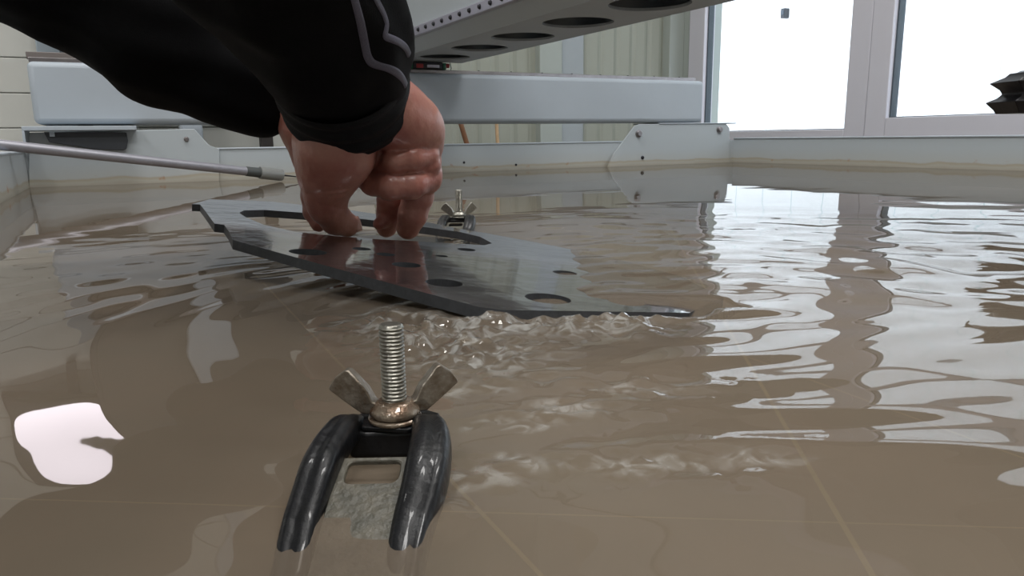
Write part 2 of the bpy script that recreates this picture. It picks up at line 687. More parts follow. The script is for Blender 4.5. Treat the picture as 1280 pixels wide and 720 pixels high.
def window(name, q0, q1, z0, fw_side0, fw_side1, fw_bot, transom=None, sash=0.0):
    t = thing(name, name, 'window', W(RP, (q0 + q1) / 2, z0))
    structure(t)
    m = MB()
    a0, a1 = q0 - fw_side0, q1 + fw_side1
    m.box(RP - .01, RP + .07, a0, q0, z0 - fw_bot, ZT + .08)
    m.box(RP - .01, RP + .07, q1, a1, z0 - fw_bot, ZT + .08)
    m.box(RP - .01, RP + .07, q0, q1, z0 - fw_bot, z0)
    m.box(RP - .01, RP + .07, q0, q1, ZT, ZT + .08)
    if transom:
        m.box(RP - .005, RP + .065, q0, q1, transom, transom + .07)
    m.build('window_frame', M['frame'], t, bevel=.004)
    g = MB()
    e = .008
    g.box(RP + .015, RP + .055, q0, q0 + e, z0, ZT)
    g.box(RP + .015, RP + .055, q1 - e, q1, z0, ZT)
    g.box(RP + .015, RP + .055, q0, q1, z0, z0 + .004)
    g.build('gasket', M['gasket'], t)
    pn = MB()
    pn.box(RP + .03, RP + .036, q0 + .001, q1 - .001, z0 + .001, ZT - .001)
    pn.build('pane', M['glass'], t)
    return t


window('window_1', QB, QA, ZA, .11, .13, ZA - ZS, transom=.98)
window('window_2', QD, QC, ZB, .11, .105, ZB - ZS, transom=1.02)
window('window_3', -0.5, 0.73, ZB, .1, .11, ZB - ZS, transom=1.02)

# daylight portals inside the window openings
if WINDOW_PORTALS:
    for q0, q1 in ((QB, QA), (QD, QC), (-.5, .73)):
        ld = bpy.data.lights.new('window_portal', 'AREA')
        ld.shape = 'RECTANGLE'
        ld.size = q1 - q0
        ld.size_y = ZT - ZA
        ld.cycles.is_portal = True
        lo = bpy.data.objects.new('window_portal', ld)
        COL.objects.link(lo)
        lo.location = W(RP + .2, (q0 + q1) / 2, (ZA + ZT) / 2)
        lo.rotation_euler = (math.radians(90), 0, PH + math.radians(90))

# outside: yard and white neighbouring wall
structure(MB().box(RP + .25, 14, -9, 13, FL - .15, FL - .05).build('ground_yard', M['gravel']))
nb = MB().box(6.6, 6.9, -7, 12, FL - .05, 4.6).build('neighbouring_building', M['siding'])
tag(nb, 'white sided building wall seen through the windows', 'building')
SP, SZ = None, None
q_, z_ = on_p(984, 17, 6.6)
wl = thing('wall_box', 'small grey box fixed to the white building outside', 'box', W(6.6, q_, z_))
MB().box(6.53, 6.598, q_ - .028, q_ + .028, z_ - .05, z_ + .05).build('box_body', M['black_cover'], wl, bevel=.004)
MB().box(6.52, 6.535, q_ - .02, q_ + .02, z_ - .02, z_ + .03).build('box_cover', M['gasket'], wl, bevel=.002)

# added ceiling lamps, out of frame, put in to brighten the hall
k = 0
for (p, q) in ((-2.4, 1.6), (0.2, 1.6), (-2.4, -1.4), (0.2, -1.4), (1.8, 0.2)):
    t = thing('added_ceiling_lamp', 'added unseen ceiling lamp that brightens the workshop', 'lamp', W(p, q, CE), 'added ceiling lamps')
    MB().box(p - .65, p + .65, q - .16, q + .16, CE - .09, CE - .03).build('lamp_housing', M['frame'], t, bevel=.01)
    for dx in (-.5, .5):
        MB().tube([W(p + dx, q, CE), W(p + dx, q, CE - .04)], .01, 8).build('hanger', M['rail'], t)
    MB().box(p - .62, p + .62, q - .14, q + .14, CE - .094, CE - .088).build('fill_diffuser', M['fill_diffuser'], t)
    ld = bpy.data.lights.new('added_fill_light', 'AREA')
    ld.shape = 'RECTANGLE'
    ld.size = 1.24
    ld.size_y = .28
    ld.energy = FILL_LAMP_POWER
    ld.color = (1, .98, .96)
    lo = bpy.data.objects.new('added_fill_light', ld)
    COL.objects.link(lo)
    lo.location = W(p, q, CE - .1)
    lo.rotation_euler = (0, 0, PH)

# ------------------------------------------------------------------ tank
TP0, TP1, TQ0, TQ1 = -0.22, 2.466, -0.9, 2.54
RIM = 0.098
DEEP = -0.055
tank = thing('waterjet_tank', 'large pale grey steel tank full of murky water', 'tank', W(1.1, 0.8, FL))
MB().box(TP0 - .004, TP1 + .004, TQ1, TQ1 + .006, -.5, RIM).build('back_wall', M['tank'], tank)
MB().box(TP1, TP1 + .006, TQ0, TQ1, -.5, RIM + .006).build('side_wall', M['tank'], tank)
MB().box(TP0 - .006, TP0, TQ0, TQ1, -.5, RIM).build('side_wall', M['tank'], tank)
MB().box(TP0, TP1, TQ0 - .006, TQ0, -.5, RIM).build('front_wall', M['tank'], tank)
# folded rims
MB().box(TP1 - .004, TP1 + .07, TQ0, TQ1, RIM + .004, RIM + .010).build('rim', M['beam'], tank, bevel=.002)
MB().box(TP0 - .09, TP0 + .002, TQ0, TQ1 - .01, RIM - .002, RIM + .004).build('rim', M['beam'], tank, bevel=.002)
MB().box(TP0 + .3, TP1 - .3, TQ1 - .003, TQ1 + .05, RIM - .002, RIM + .004).build('rim', M['beam'], tank, bevel=.002)
for a in ((TP0 - .09, TQ0), (TP1, TQ0), (TP0 - .09, TQ1 - .08), (TP1, TQ1 - .08)):
    MB().box(a[0], a[0] + .08, a[1], a[1] + .08, FL, -.45).build('leg', M['beam'], tank, bevel=.005)
MB().box(TP0 - .01, TP1 + .01, TQ0, TQ1, -.5, -.49).build('tank_bottom', M['bed'], tank)
MB().box(TP0, TP1, TQ0, TQ1, DEEP - .01, DEEP).build('silted_bed', M['bed'], tank)


def bolt_head(c, d, r, name, parent, m=None):
    b = MB()
    b.lathe([(r * 1.3, 0), (r * 1.3, r * .25), (r, r * .3), (r, r * .9), (r * .8, r * 1.1)], c, d, 12)
    return b.build(name, m or M['rail'], parent, smooth='auto')


# right bracket at the back: traced outline in the wall plane
def outline_on_q(pts, q):
    return [on_q(a, b, q) for a, b in pts]


QF = TQ1 - .008
br = outline_on_q([(762, 226), (762, 205), (769, 190), (793, 158), (800, 155), (908, 155), (912, 160), (912, 226)], QF)
o = MB().prism(br, NQ * QF, NP, Vector((0, 0, 1)), -NQ, -.008, .0).build('end_bracket', M['tank'], tank, bevel=.0015)
top_z = on_q(850, 155, QF)[1]
MB().box(on_q(824, 155, QF)[0], TP1, QF - .004, QF + .18, top_z, top_z + .005).build('bracket_flange', M['beam'], tank, bevel=.0015)
for a in ((798, 167), (899, 162)):
    c = on_q(a[0], a[1], QF)
    bolt_head(W(c[0], QF, c[1]), -NQ, .012, 'bracket_bolt', tank)
c = on_q(803, 197, QF)
bolt_head(W(c[0], QF, c[1]), -NQ, .006, 'bracket_bolt', tank, M['dark_steel'])
# corner gusset: small bright fillet at the foot of the bracket
c = on_q(766, 203, QF)
MB().prism([(-.03, -.02), (.03, -.02), (.0, .035)], W(c[0], QF, c[1]), NP, Vector((0, 0, 1)), -NQ, 0, .012).build('gusset', M['tank'], tank, bevel=.001)
# left bracket
brl = outline_on_q([(36, 250), (36, 166), (243, 161), (251, 170), (262, 182), (274, 186), (274, 245)], QF)
MB().prism(brl, NQ * QF, NP, Vector((0, 0, 1)), -NQ, -.008, .0).build('end_bracket', M['tank'], tank, bevel=.0015)
zl = on_q(100, 163, QF - .05)[1]
pl0, pl1 = on_q(27, 163, QF - .05)[0], on_q(171, 163, QF - .05)[0]
MB().box(pl0, pl1, QF - .05, QF + .18, zl, zl + .012).build('bracket_flange', M['beam'], tank, bevel=.0015)
MB().box(pl0, pl0 + .006, QF - .05, QF + .1, RIM, zl).build('flange_cheek', M['beam'], tank, bevel=.001)
c = on_q(233, 174, QF)
bolt_head(W(c[0], QF, c[1]), -NQ, .006, 'bracket_bolt', tank, M['rail'])
cv = outline_on_q([(55, 165), (158, 166), (160, 176), (158, 186), (154, 188), (118, 187), (62, 178)], QF - .012)
MB().prism(cv, NQ * (QF - .012), NP, Vector((0, 0, 1)), -NQ, -.01, .012).build('anthracite_cover', M['black_cover'], tank, bevel=.002)
c = on_q(65, 168, QF - .03)
MB().box(c[0] - .006, c[0] + .006, QF - .032, QF - .024, c[1] - .006, c[1] + .006).build('cover_clip', M['beam'], tank)
# small marks on the back wall: weld stud lines
for (a, b) in ((580, 203), (645, 206)):
    c = on_q(a, b, TQ1)
    bolt_head(W(c[0], TQ1, c[1]), -NQ, .0035, 'stud', tank, M['dark_steel'])

def scratch_lines(m, col):
    nt = m.node_tree
    b = nt.nodes['Principled BSDF']
    old = b.inputs['Base Color'].links[0].from_socket
    geo = nt.nodes.new('ShaderNodeNewGeometry')
    tot = None
    for (ax_, ay_), (bx_, by_), w_ in (((.012, .232), (.030, .196), .0010), ((.125, .235), (.118, .185), .0012), ((-.2, .30), (.5, .24), .0004), ((.30, .2), (.05, .75), .0007)):
        dl = Vector((bx_ - ax_, by_ - ay_, 0)).normalized()
        nl = Vector((-dl.y, dl.x, 0))
        dt = nt.nodes.new('ShaderNodeVectorMath')
        dt.operation = 'DOT_PRODUCT'
        dt.inputs[1].default_value = nl
        nt.links.new(geo.outputs['Position'], dt.inputs[0])
        cm = nt.nodes.new('ShaderNodeMath')
        cm.operation = 'COMPARE'
        cm.inputs[1].default_value = nl.x * ax_ + nl.y * ay_
        cm.inputs[2].default_value = w_
        nt.links.new(dt.outputs['Value'], cm.inputs[0])
        if tot is None:
            tot = cm
        else:
            mxm = nt.nodes.new('ShaderNodeMath')
            mxm.operation = 'MAXIMUM'
            nt.links.new(tot.outputs[0], mxm.inputs[0])
            nt.links.new(cm.outputs[0], mxm.inputs[1])
            tot = mxm
    lt = tot
    mx = nt.nodes.new('ShaderNodeMixRGB')
    nt.links.new(lt.outputs[0], mx.inputs[0])
    nt.links.new(old, mx.inputs[1])
    mx.inputs[2].default_value = col
    nt.links.new(mx.outputs[0], b.inputs['Base Color'])


scratch_lines(M['sheet'], srgb(140, 128, 98))

# submerged stock sheet
sh = MB()
sheet_pts = [W(-.19, .16, -.032), W(1.0, -.35, -.032), W(1.75, 1.2, -.032), W(.35, 1.75, -.032)]
so = sheet_pts[0]
U = (sheet_pts[1] - so).normalized()
V = Vector((0, 0, 1)).cross(U)
poly = [((p - so).dot(U), (p - so).dot(V)) for p in sheet_pts]
sheet = MB().prism(poly, so, U, V, Vector((0, 0, 1)), -.004, 0).build('stock_sheet', M['sheet'], bevel=.001)
tag(sheet, 'brown silted metal sheet lying flat under the murky water', 'metal sheet')

# ------------------------------------------------------------------ water surface
RNG = np.random.RandomState(11)


def waves(X, Y, lam, n, slope, seed, ani=1.0, warp=0.0):
    r = np.random.RandomState(seed)
    out = np.zeros_like(X)
    for i in range(n):
        th = r.uniform(0, 2 * np.pi)
        l = lam * r.uniform(.65, 1.5)
        kx, ky = np.cos(th) * 2 * np.pi / l / ani, np.sin(th) * 2 * np.pi / l
        ph = r.uniform(0, 6.28)
        wx = warp * np.sin(X * 2 * np.pi / (lam * 3.1) + i) + warp * np.sin(Y * 2 * np.pi / (lam * 2.3) + 2 * i)
        kk = np.hypot(kx, ky)
        out += slope / kk * np.sin(kx * X + ky * Y + ph + wx)
    return out * np.sqrt(2.0 / n)


def sstep(a, b, x):
    t = np.clip((x - a) / (b - a), 0, 1)
    return t * t * (3 - 2 * t)


def segd(X, Y, a, b):
    ax, ay = a
    bx, by = b
    t = np.clip(((X - ax) * (bx - ax) + (Y - ay) * (by - ay)) / ((bx - ax) ** 2 + (by - ay) ** 2), 0, 1)
    return np.hypot(X - ax - t * (bx - ax), Y - ay - t * (by - ay))


def water_height(X, Y):
    D = np.hypot(X, Y)
    far = sstep(1.0, 1.5, Y)
    near = 1 - sstep(.30, .46, Y)
    right = sstep(-.12, .12, X - .05 * Y)
    h = np.zeros_like(X)
    # faint long swell everywhere
    h += waves(X, Y, .30, 9, .007, 1) * (1 - .92 * far)
    h += waves(X, Y, .10, 7, .009, 31, 1.0, .5) * (1 - sstep(-.10, -.04, X)) * (1 - sstep(.36, .45, Y))
    h += waves(X, Y, .12, 11, .012, 2, 1.6) * (1 - .96 * far) * (.22 + .78 * right) * (1 - .6 * near)
    # busy water on the right and behind the plate
    busy = right * sstep(.42, .52, Y) * (1 - sstep(.9, 1.3, Y))
    h += waves(X, Y, .085, 14, .034, 3, 1.35, .8) * busy * (1 + .8 * np.exp(-(((X - .36) / .2) ** 2 + ((Y - .68) / .2) ** 2)))
    h += waves(X, Y, .035, 14, .022, 4, 1.8, .8) * busy * (1 - sstep(.7, 1.2, Y))
    # ring waves leaving the dipping plate
    r = segd(X, Y, (-.03, .50), (.20, .58))
    h += .00060 * np.sin(r * 2 * np.pi / .045 + .6 * np.sin(9 * np.arctan2(Y - .52, X - .05))) * np.exp(-r / .22) * sstep(.0, .05, r)
    # left: short flat ripples around the lifted corner
    lm = (1 - sstep(-.12, .0, X)) * sstep(.46, .60, Y) * (1 - sstep(1.0, 1.6, Y))
    h += waves(X, Y, .05, 12, .010, 6, 2.2, .6) * lm
    calm = 1 - .85 * (1 - sstep(-.60, -.28, X)) * sstep(.62, .85, Y)
    h *= calm
    # shore of fine horizontal lines far back
    h += waves(X, Y, .06, 8, .0013, 7, 3.0) * sstep(1.1, 1.6, Y)
    # boiling water poured off the plate's lip
    ch = np.maximum(np.exp(-(segd(X, Y, (-.07, .475), (-.025, .41)) / .036) ** 2), np.exp(-(segd(X, Y, (-.03, .47), (.07, .475)) / .028) ** 2))
    h += ch * (.0028 + waves(X, Y, .018, 16, .55, 8, 1.0, 1.5) + waves(X, Y, .035, 12, .35, 9, 1.0, 1.2))
    # patches of small eddies in front of it
    for (cx, cy, rr, s, sd) in ((.02, .318, .024, .34, 20), (.045, .262, .030, .22, 21), (-.008, .255, .022, .28, 22), (.06, .345, .03, .22, 23), (.0, .36, .026, .22, 24)):
        e = np.exp(-(((X - cx) / (1.5 * rr)) ** 2 + ((Y - cy) / (.5 * rr)) ** 2))
        h += e * waves(X, Y, .014, 14, s, sd, 1.8, 1.0)
    # long low ridges in the right foreground
    for (x0, x1, yc, s) in ((.0, .12, .262, .10), (.10, .20, .262, .06), (.05, .4, .30, .03), (.2, .6, .36, .035)):
        e = np.exp(-((Y - yc - .015 * np.sin(X * 14)) / .010) ** 2) * sstep(x0 - .02, x0 + .03, X) * (1 - sstep(x1 - .03, x1 + .02, X))
        h += e * s * .010
    # the sheet of water drawn down before the plate's dipping edge
    c = segd(X, Y, (.03, .505), (.118, .512))
    wgt = np.exp(-(c / np.where(Y > .51, .040, .018)) ** 4)
    h = h * (1 - wgt) + (np.minimum(.0062 - .108 * (X + .007), .002) - .0035 + .15 * h) * wgt
    # the water creeps up where the front clamp and bolt stand in it
    for (a, b) in ((( -.0555, .222), (-.0585, .2165)), ((-.0225, .222), (-.026, .2165))):
        c = np.maximum(segd(X, Y, a, b) - .0065, 0)
        h += .0022 * np.exp(-c / .0022)
    return h


def axis_lines(lo, hi, c0, c1, fine, coarse):
    xs = [lo]
    while xs[-1] < hi:
        x = xs[-1]
        d = max(c0 - x, x - c1, 0)
        xs.append(x + min(coarse, fine + d * .014))
    xs[-1] = hi
    return np.array(xs)


gp = axis_lines(TP0 + .001, TP1 - .001, .12, .75, .0032, .016)
gq = axis_lines(-.1, TQ1 - .009, .2, .75, .0032, .016)
gq = np.concatenate([np.linspace(TQ0 + .001, -.1, 25)[:-1], gq])
PP, QQ = np.meshgrid(gp, gq, indexing='ij')
XX = PP * NP.x + QQ * NQ.x
YY = PP * NP.y + QQ * NQ.y
ZZ = water_height(XX, YY)
nv, nq = PP.shape
ids = np.arange(nv * nq).reshape(nv, nq)
quads = np.stack([ids[:-1, :-1], ids[1:, :-1], ids[1:, 1:], ids[:-1, 1:]], -1).reshape(-1, 4)


def fast_mesh(name, V, Fq, material):
    me = bpy.data.meshes.new(name)
    me.vertices.add(len(V))
    me.vertices.foreach_set('co', np.asarray(V, np.float32).ravel())
    me.loops.add(len(Fq) * 4)
    me.loops.foreach_set('vertex_index', np.asarray(Fq, np.int32).ravel())
    me.polygons.add(len(Fq))
    me.polygons.foreach_set('loop_start', np.arange(0, len(Fq) * 4, 4, dtype=np.int32))
    me.polygons.foreach_set('loop_total', np.full(len(Fq), 4, np.int32))
    me.update(calc_edges=True)
    me.validate()
    me.polygons.foreach_set('use_smooth', np.ones(len(me.polygons), bool))
    me.materials.append(material)
    return me


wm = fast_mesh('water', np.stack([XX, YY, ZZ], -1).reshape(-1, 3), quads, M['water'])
fa = wm.attributes.new('foam_glint', 'FLOAT', 'POINT')
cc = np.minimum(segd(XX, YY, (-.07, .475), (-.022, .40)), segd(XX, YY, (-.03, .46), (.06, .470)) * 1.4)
foam_glint_w = 1.0 * np.exp(-(cc / .036) ** 2)  # foam of the churned water at the plate's lip
for (cx, cy, rx, ry) in ((.020, .318, .020, .013), (.0, .300, .024, .006), (.045, .2585, .036, .0055), (.003, .264, .012, .006), (-.012, .248, .014, .009), (.092, .262, .020, .006), (.06, .345, .03, .007), (-.02, .345, .02, .008)):  # glints on the ripples, painted into the water colour as pale patches
    foam_glint_w = np.maximum(foam_glint_w, .62 * np.exp(-(((XX - cx) / rx) ** 2 + ((YY - cy + .003 * np.sin(XX * 190)) / ry) ** 2) ** 2.5))
fa.data.foreach_set('value', foam_glint_w.astype(np.float32).ravel())
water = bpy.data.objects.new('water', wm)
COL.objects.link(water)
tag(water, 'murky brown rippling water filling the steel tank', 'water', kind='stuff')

# ------------------------------------------------------------------ guide beam across the back of the tank
BZ0 = max(on_q(700, 156, TQ1 - .01)[1], top_z + .0055, zl + .0125)
b0 = on_q(38, 120, TQ1 - .01)[0]
b1 = on_q(880, 120, TQ1 - .01)[0]
BZ1 = (on_q(860, 97, TQ1 - .01)[1] + on_q(60, 82, TQ1 - .01)[1]) / 2
gb = thing('guide_beam', 'pale grey box beam lying along the back of the tank', 'beam', W((b0 + b1) / 2, TQ1 + .1, BZ0))
MB().box(b0, b1, TQ1 - .01, TQ1 + .19, BZ0 + .0015, BZ1).build('beam_body', M['beam'], gb, bevel=.016, seg=4)
MB().box(b0 + .005, b1 - .03, TQ1 + .012, TQ1 + .05, BZ1 - .001, BZ1 + .013).build('linear_rail', M['rail'], gb, bevel=.002)
MB().box(b0 + .005, b1 - .02, TQ1 + .045, TQ1 + .17, BZ1 - .001, BZ1 + .008).build('rail_bed', M['rail_light'], gb, bevel=.001)
for i in range(18):
    p = b0 + .06 + i * .135
    if p < b1 - .05:
        bolt_head(W(p, TQ1 + .03, BZ1 + .012), Vector((0, 0, 1)), .004, 'rail_screw', gb, M['dark_steel'])

# ------------------------------------------------------------------ bridge
GZ = 0.388
gc = 1.016
gw = 0.135
bridge = thing('gantry_bridge', 'grey gantry beam with round holes in its underside', 'gantry beam', W(gc, 1.2, GZ))
q_end, q_start = 2.56, -1.3
holes = []
for k in range(-9, 5):
    qc = 1.304 + .274 * k
    if qc + .09 < q_end - .02 and qc - .1 > q_start + .02:
        holes.append(qc)
poly = [(-gw, q_start), (gw, q_start), (gw, q_end), (-gw, q_end)]
hl = [[(.086 * math.cos(t * math.pi / 24), qc + .086 * math.sin(t * math.pi / 24)) for t in range(48)] for qc in holes]
MB().prism(poly, NP * gc + Vector((0, 0, GZ)), NP, NQ, Vector((0, 0, 1)), 0, .006, hl).build('underside_plate', M['bridge'], bridge)
bd = MB()
# shell: sloping chamfer on the near side then the tall face
zt = GZ + .40
sec = [(-gw, 0), (-gw - .030, .035), (-gw - .030, .40), (gw + .0, .40), (gw, 0), (gw - .006, 0), (gw - .006, .394), (-gw - .024, .394), (-gw - .024, .038), (-gw + .004, .004)]
bd.prism([(a, b) for a, b in sec][::-1], NP * gc + Vector((0, 0, GZ)) + NQ * q_start, NP, Vector((0, 0, 1)), NQ, 0, q_end - q_start)
bd.build('beam_shell', M['bridge'], bridge, bevel=.002)
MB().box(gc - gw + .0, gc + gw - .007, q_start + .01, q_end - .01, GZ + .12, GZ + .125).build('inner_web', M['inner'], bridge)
MB().box(gc - gw - .03, gc + gw, q_end, q_end + .006, GZ, zt).build('end_plate', M['bridge'], bridge, bevel=.001)
MB().box(gc - gw - .046, gc - gw - .030, q_start + .05, q_end - .03, GZ + .036, GZ + .062).build('linear_rail', M['rail_light'], bridge, bevel=.002)
for i in range(60):
    q = q_start + .1 + i * .06
    if 1.1 < q < q_end - .05:
        bolt_head(W(gc - gw - .046, q, GZ + .049), -NP, .005, 'rail_screw', bridge, M['dark_steel'])
MB().box(gc - gw - .033, gc - gw - .030, q_start + .05, q_end - .2, GZ + .255, GZ + .262).build('cable_line', M['dark_steel'], bridge)

# carriage on the rail at the bridge foot
cg_p = on_q(535, 86, TQ1 + .0)[0]
cz = BZ1 + .012
car = thing('rail_carriage', 'small dark carriage block with red and green ends on the guide beam', 'carriage', W(cg_p, TQ1 + .03, cz))
MB().box(cg_p - .055, cg_p + .055, TQ1 - .005, TQ1 + .07, cz + .001, GZ - .002).build('carriage_body', M['dark_steel'], car, bevel=.003)
for s in (-1, 1):
    MB().box(cg_p + s * .062 - .006, cg_p + s * .062 + .006, TQ1 - .004, TQ1 + .068, cz + .001, GZ - .004).build('end_seal', M['green'], car, bevel=.002)
MB().tube([W(cg_p + .068, TQ1 + .01, GZ - .012), W(cg_p + .084, TQ1 + .01, GZ - .012)], .008, 10).build('grease_nipple', M['red'], car, smooth='auto')
MB().box(cg_p - .045, cg_p - .02, TQ1 - .009, TQ1 - .004, cz + .004, GZ - .01).build('red_marker', M['red'], car, bevel=.001)
MB().box(cg_p - .005, cg_p + .04, TQ1 - .009, TQ1 - .004, cz + .006, GZ - .012).build('name_plate', M['rail_light'], car, bevel=.001)
# thin hanging cable beside it
c0 = on_q(565, 74, TQ1 + .0)
c1_ = on_q(566, 92, TQ1 + .0)
cb = MB().tube([W(c0[0], TQ1 + .02, GZ + .0), W(c0[0] + .004, TQ1 + .018, (GZ + BZ1) / 2), W(c1_[0], TQ1 + .02, BZ1 + .012)], .0016, 8).build('thin_cable', M['dark_steel'], smooth=True)
tag(cb, 'thin dark wire between gantry and guide beam beside the carriage', 'wire')

# stakes behind the tank
def stake(name, a, b, q, r, m, label):
    p0, z0 = on_q(a[0], a[1], q)
    p1, z1 = on_q(b[0], b[1], q)
    u = (p1 - p0) / (z1 - z0)
    lo = W(p0 + u * (FL - z0), q, FL + .001)
    hi = W(p0 + u * (z0 + .25 - z0), q, z0 + .25)
    o = MB().tube([lo, hi], r, 10).build(name, m, smooth='auto')
    return tag(o, label, 'rod')


stake('brown_rod', (577, 158), (583, 178), 3.3, .012, M['copper'], 'thick brown rod leaning behind the tank wall')
stake('wooden_rod', (621, 158), (622, 178), 3.4, .009, M['wood'], 'thin pale wooden rod upright behind the tank wall')

# dark control cabinet and post behind, left; their mirror images lie on the water
cab = thing('control_cabinet', 'dark control cabinet standing behind the tank', 'cabinet', W(.25, 3.35, FL))
MB().box(-.12, .62, 3.1, 3.45, .50, 1.35).build('cabinet_body', M['cabinet'], cab, bevel=.01)
MB().box(-.09, .24, 3.085, 3.1, .53, 1.32).build('cabinet_door', M['cabinet'], cab, bevel=.004)
MB().box(.26, .59, 3.085, 3.1, .53, 1.32).build('cabinet_door', M['cabinet'], cab, bevel=.004)
for s in (.21, .29):
    MB().box(s - .008, s + .008, 3.06, 3.085, .85, 1.0).build('door_handle', M['rail'], cab, bevel=.003)
for s in (-.08, .58):
    MB().box(s - .025, s + .025, 3.3, 3.35, FL, .5).build('cabinet_leg', M['cabinet'], cab, bevel=.003)
pst = MB().box(.225, .30, 2.98, 3.05, FL + .001, 1.6).build('steel_post', M['beam'], bevel=.008)
tag(pst, 'pale grey square post before the dark cabinet', 'post')

# small blue-grey window of a booth seen left, over the beam
bt = thing('machine_booth', 'blue grey booth panel with a narrow framed pane behind the beam', 'booth', W(-.25, 3.5, .2))
a = on_q(45, 60, 3.5)
b = on_q(96, 60, 3.5)
MB().box(a[0], b[0] + .1, 3.5, 3.56, FL, .70).build('booth_panel', mat('blue_grey_panel', srgb(150, 162, 172), .4), bt, bevel=.004)
c = on_q(74, 60, 3.5)
MB().box(c[0], c[0] + .03, 3.485, 3.5, .3, .68).build('booth_frame', M['gasket'], bt, bevel=.002)
MB().box(c[0] + .045, c[0] + .06, 3.485, 3.5, .3, .68).build('booth_frame', M['frame'], bt, bevel=.002)
MB().box(b0 - .0, b0 + .6, TQ1 + .02, TQ1 + .04, BZ1 + .008, BZ1 + .028).build('cable_strip', mat('brown_grey_strip', srgb(104, 98, 96), .5), gb, bevel=.002)

# wall flood light whose glow lies on the water at left
fx, fq = -1.905, 3.07
fl = thing('flood_light', 'bright square flood light on the back wall left of the tank', 'lamp', Vector((-1.9, 3.0, 1.0)))
pc, qc = Vector((fx, fq, 0)).dot(NP), BQ - .12
MB().box(pc - .20, pc + .18, qc, qc + .12, .90, 1.27).build('lamp_housing', M['dark_steel'], fl, bevel=.01)
sp = lambda t: (math.copysign(abs(math.cos(t)) ** .7, math.cos(t)), math.copysign(abs(math.sin(t)) ** .7, math.sin(t)))
MB().prism([(.175 * sp(k * math.pi / 20)[0], .15 * sp(k * math.pi / 20)[1]) for k in range(40)], W(pc - .01, qc, 1.085), NP, Vector((0, 0, 1)), -NQ, 0.001, .006).build('lamp_panel', M['lamp'], fl)
MB().box(pc - .03, pc + .03, qc + .05, qc + .19, .82, .905).build('lamp_bracket', M['dark_steel'], fl, bevel=.003)

# ------------------------------------------------------------------ spray lance / pole
A0 = P(365, 221.5, 2.26)
B0 = P(0, 181, 1.80)
ax = (B0 - A0).normalized()
tip = P(335, 217, 2.25)
lance = thing('cleaning_pole', 'long metal pole resting over the tank rim and into the water', 'pole', A0)
d_ = (B0 - tip).normalized()
s1 = tip + d_ * .03
MB().tube([s1 + d_ * .028, B0 + d_ * .9], .0128, 20).build('pole_tube', M['tube'], lance, smooth='auto')
MB().tube([s1 - d_ * .004, s1 + d_ * .038], [.0145, .0140], 20).build('grip_sleeve', M['sleeve_rubber'], lance, smooth='auto', bevel=.001)
MB().tube([s1 - d_ * .075, s1 - d_ * .07, s1 - d_ * .004], [.0165, .018, .0178], 20).build('end_socket', M['clear_plastic'], lance, smooth='auto')
MB().tube([s1 - d_ * .14, s1 - d_ * .07], [.0012, .003], 8).build('nozzle_wire', M['dark_steel'], lance, smooth='auto')

# ------------------------------------------------------------------ bellows at right
BY = 1.25
bl = thing('bellows_unit', 'black folded rubber bellows held out over the tank rim', 'bellows', P(1300, 140, BY))
def bellows_ring(pts_px, Y, depth):
    base = [P(a, b, Y) for a, b in pts_px]
    return base
bm_ = MB()
prof = [(1262, 92), (1256, 97), (1236, 105), (1249, 113), (1252, 118), (1246, 123), (1231, 129), (1241, 138), (1244, 143)]
rows = []
X1 = P(1420, 100, BY).x
for (a, b) in prof:
    p = P(a, b, BY)
    inset = p.x
    w_ = 0.05 - (p.x - P(1231, 129, BY).x) * 0.6
    yf = BY + w_
    p = P(a, b, yf)
    rows.append([Vector((p.x, BY - w_ * .55, p.z)), Vector((X1 + .05 - (p.x - P(1231, 129, BY).x), BY - w_ * .55, p.z)),
                 Vector((X1 + .05 - (p.x - P(1231, 129, BY).x), BY + w_, p.z)), Vector((p.x, BY + w_, p.z))])
n0 = len(bm_.v)
for r_ in rows:
    bm_.v += r_
for i in range(len(rows) - 1):
    for k in range(4):
        a = n0 + i * 4 + k
        b = n0 + i * 4 + (k + 1) % 4
        bm_.f.append((a, a + 4, b + 4, b))
bm_.f.append((n0, n0 + 1, n0 + 2, n0 + 3))
e_ = n0 + (len(rows) - 1) * 4
bm_.f.append((e_ + 3, e_ + 2, e_ + 1, e_))
bm_.build('bellows_folds', M['rubber'], bl, bevel=.0012)
zt_ = P(1262, 92, BY).z
xf = P(1264, 92, BY + .04).x
MB().hexa([Vector((xf, BY - .01, zt_)), Vector((X1, BY - .01, zt_)), Vector((X1, BY + .04, zt_)), Vector((xf, BY + .04, zt_)),
           Vector((xf + .014, BY - .01, zt_ + .007)), Vector((X1, BY - .01, zt_ + .012)), Vector((X1, BY + .04, zt_ + .012)), Vector((xf + .014, BY + .04, zt_ + .007))]).build('top_flange', M['rubber'], bl, bevel=.002)
MB().box(0, .9, -.02, .02, 0, .03, T=lambda a, b, c: Vector((X1 - .02 + a, BY + .02 + b, zt_ - .03 + c))).build('support_arm', M['dark_steel'], bl, bevel=.003)

# ------------------------------------------------------------------ the cut plate
PA, PB, PC = -.108, .0, .0062      # slopes along X and Y, height at the bend of the front edge
PN = Vector((-PA, -PB, 1)).normalized()


def on_plate(px, py):
    d = ray(px, py)
    d = d / d.y
    Y = (CAM_H - PC + PA * .007 + PB * .51) / (-d.z + PA * d.x + PB)
    return Vector((0, 0, CAM_H)) + d * Y


PO = on_plate(560, 340)
PU = Vector((1, 0, PA)).normalized()
PV = PN.cross(PU)


def pl2(px, py):
    w_ = on_plate(px, py) - PO
    return (w_.dot(PU), w_.dot(PV))


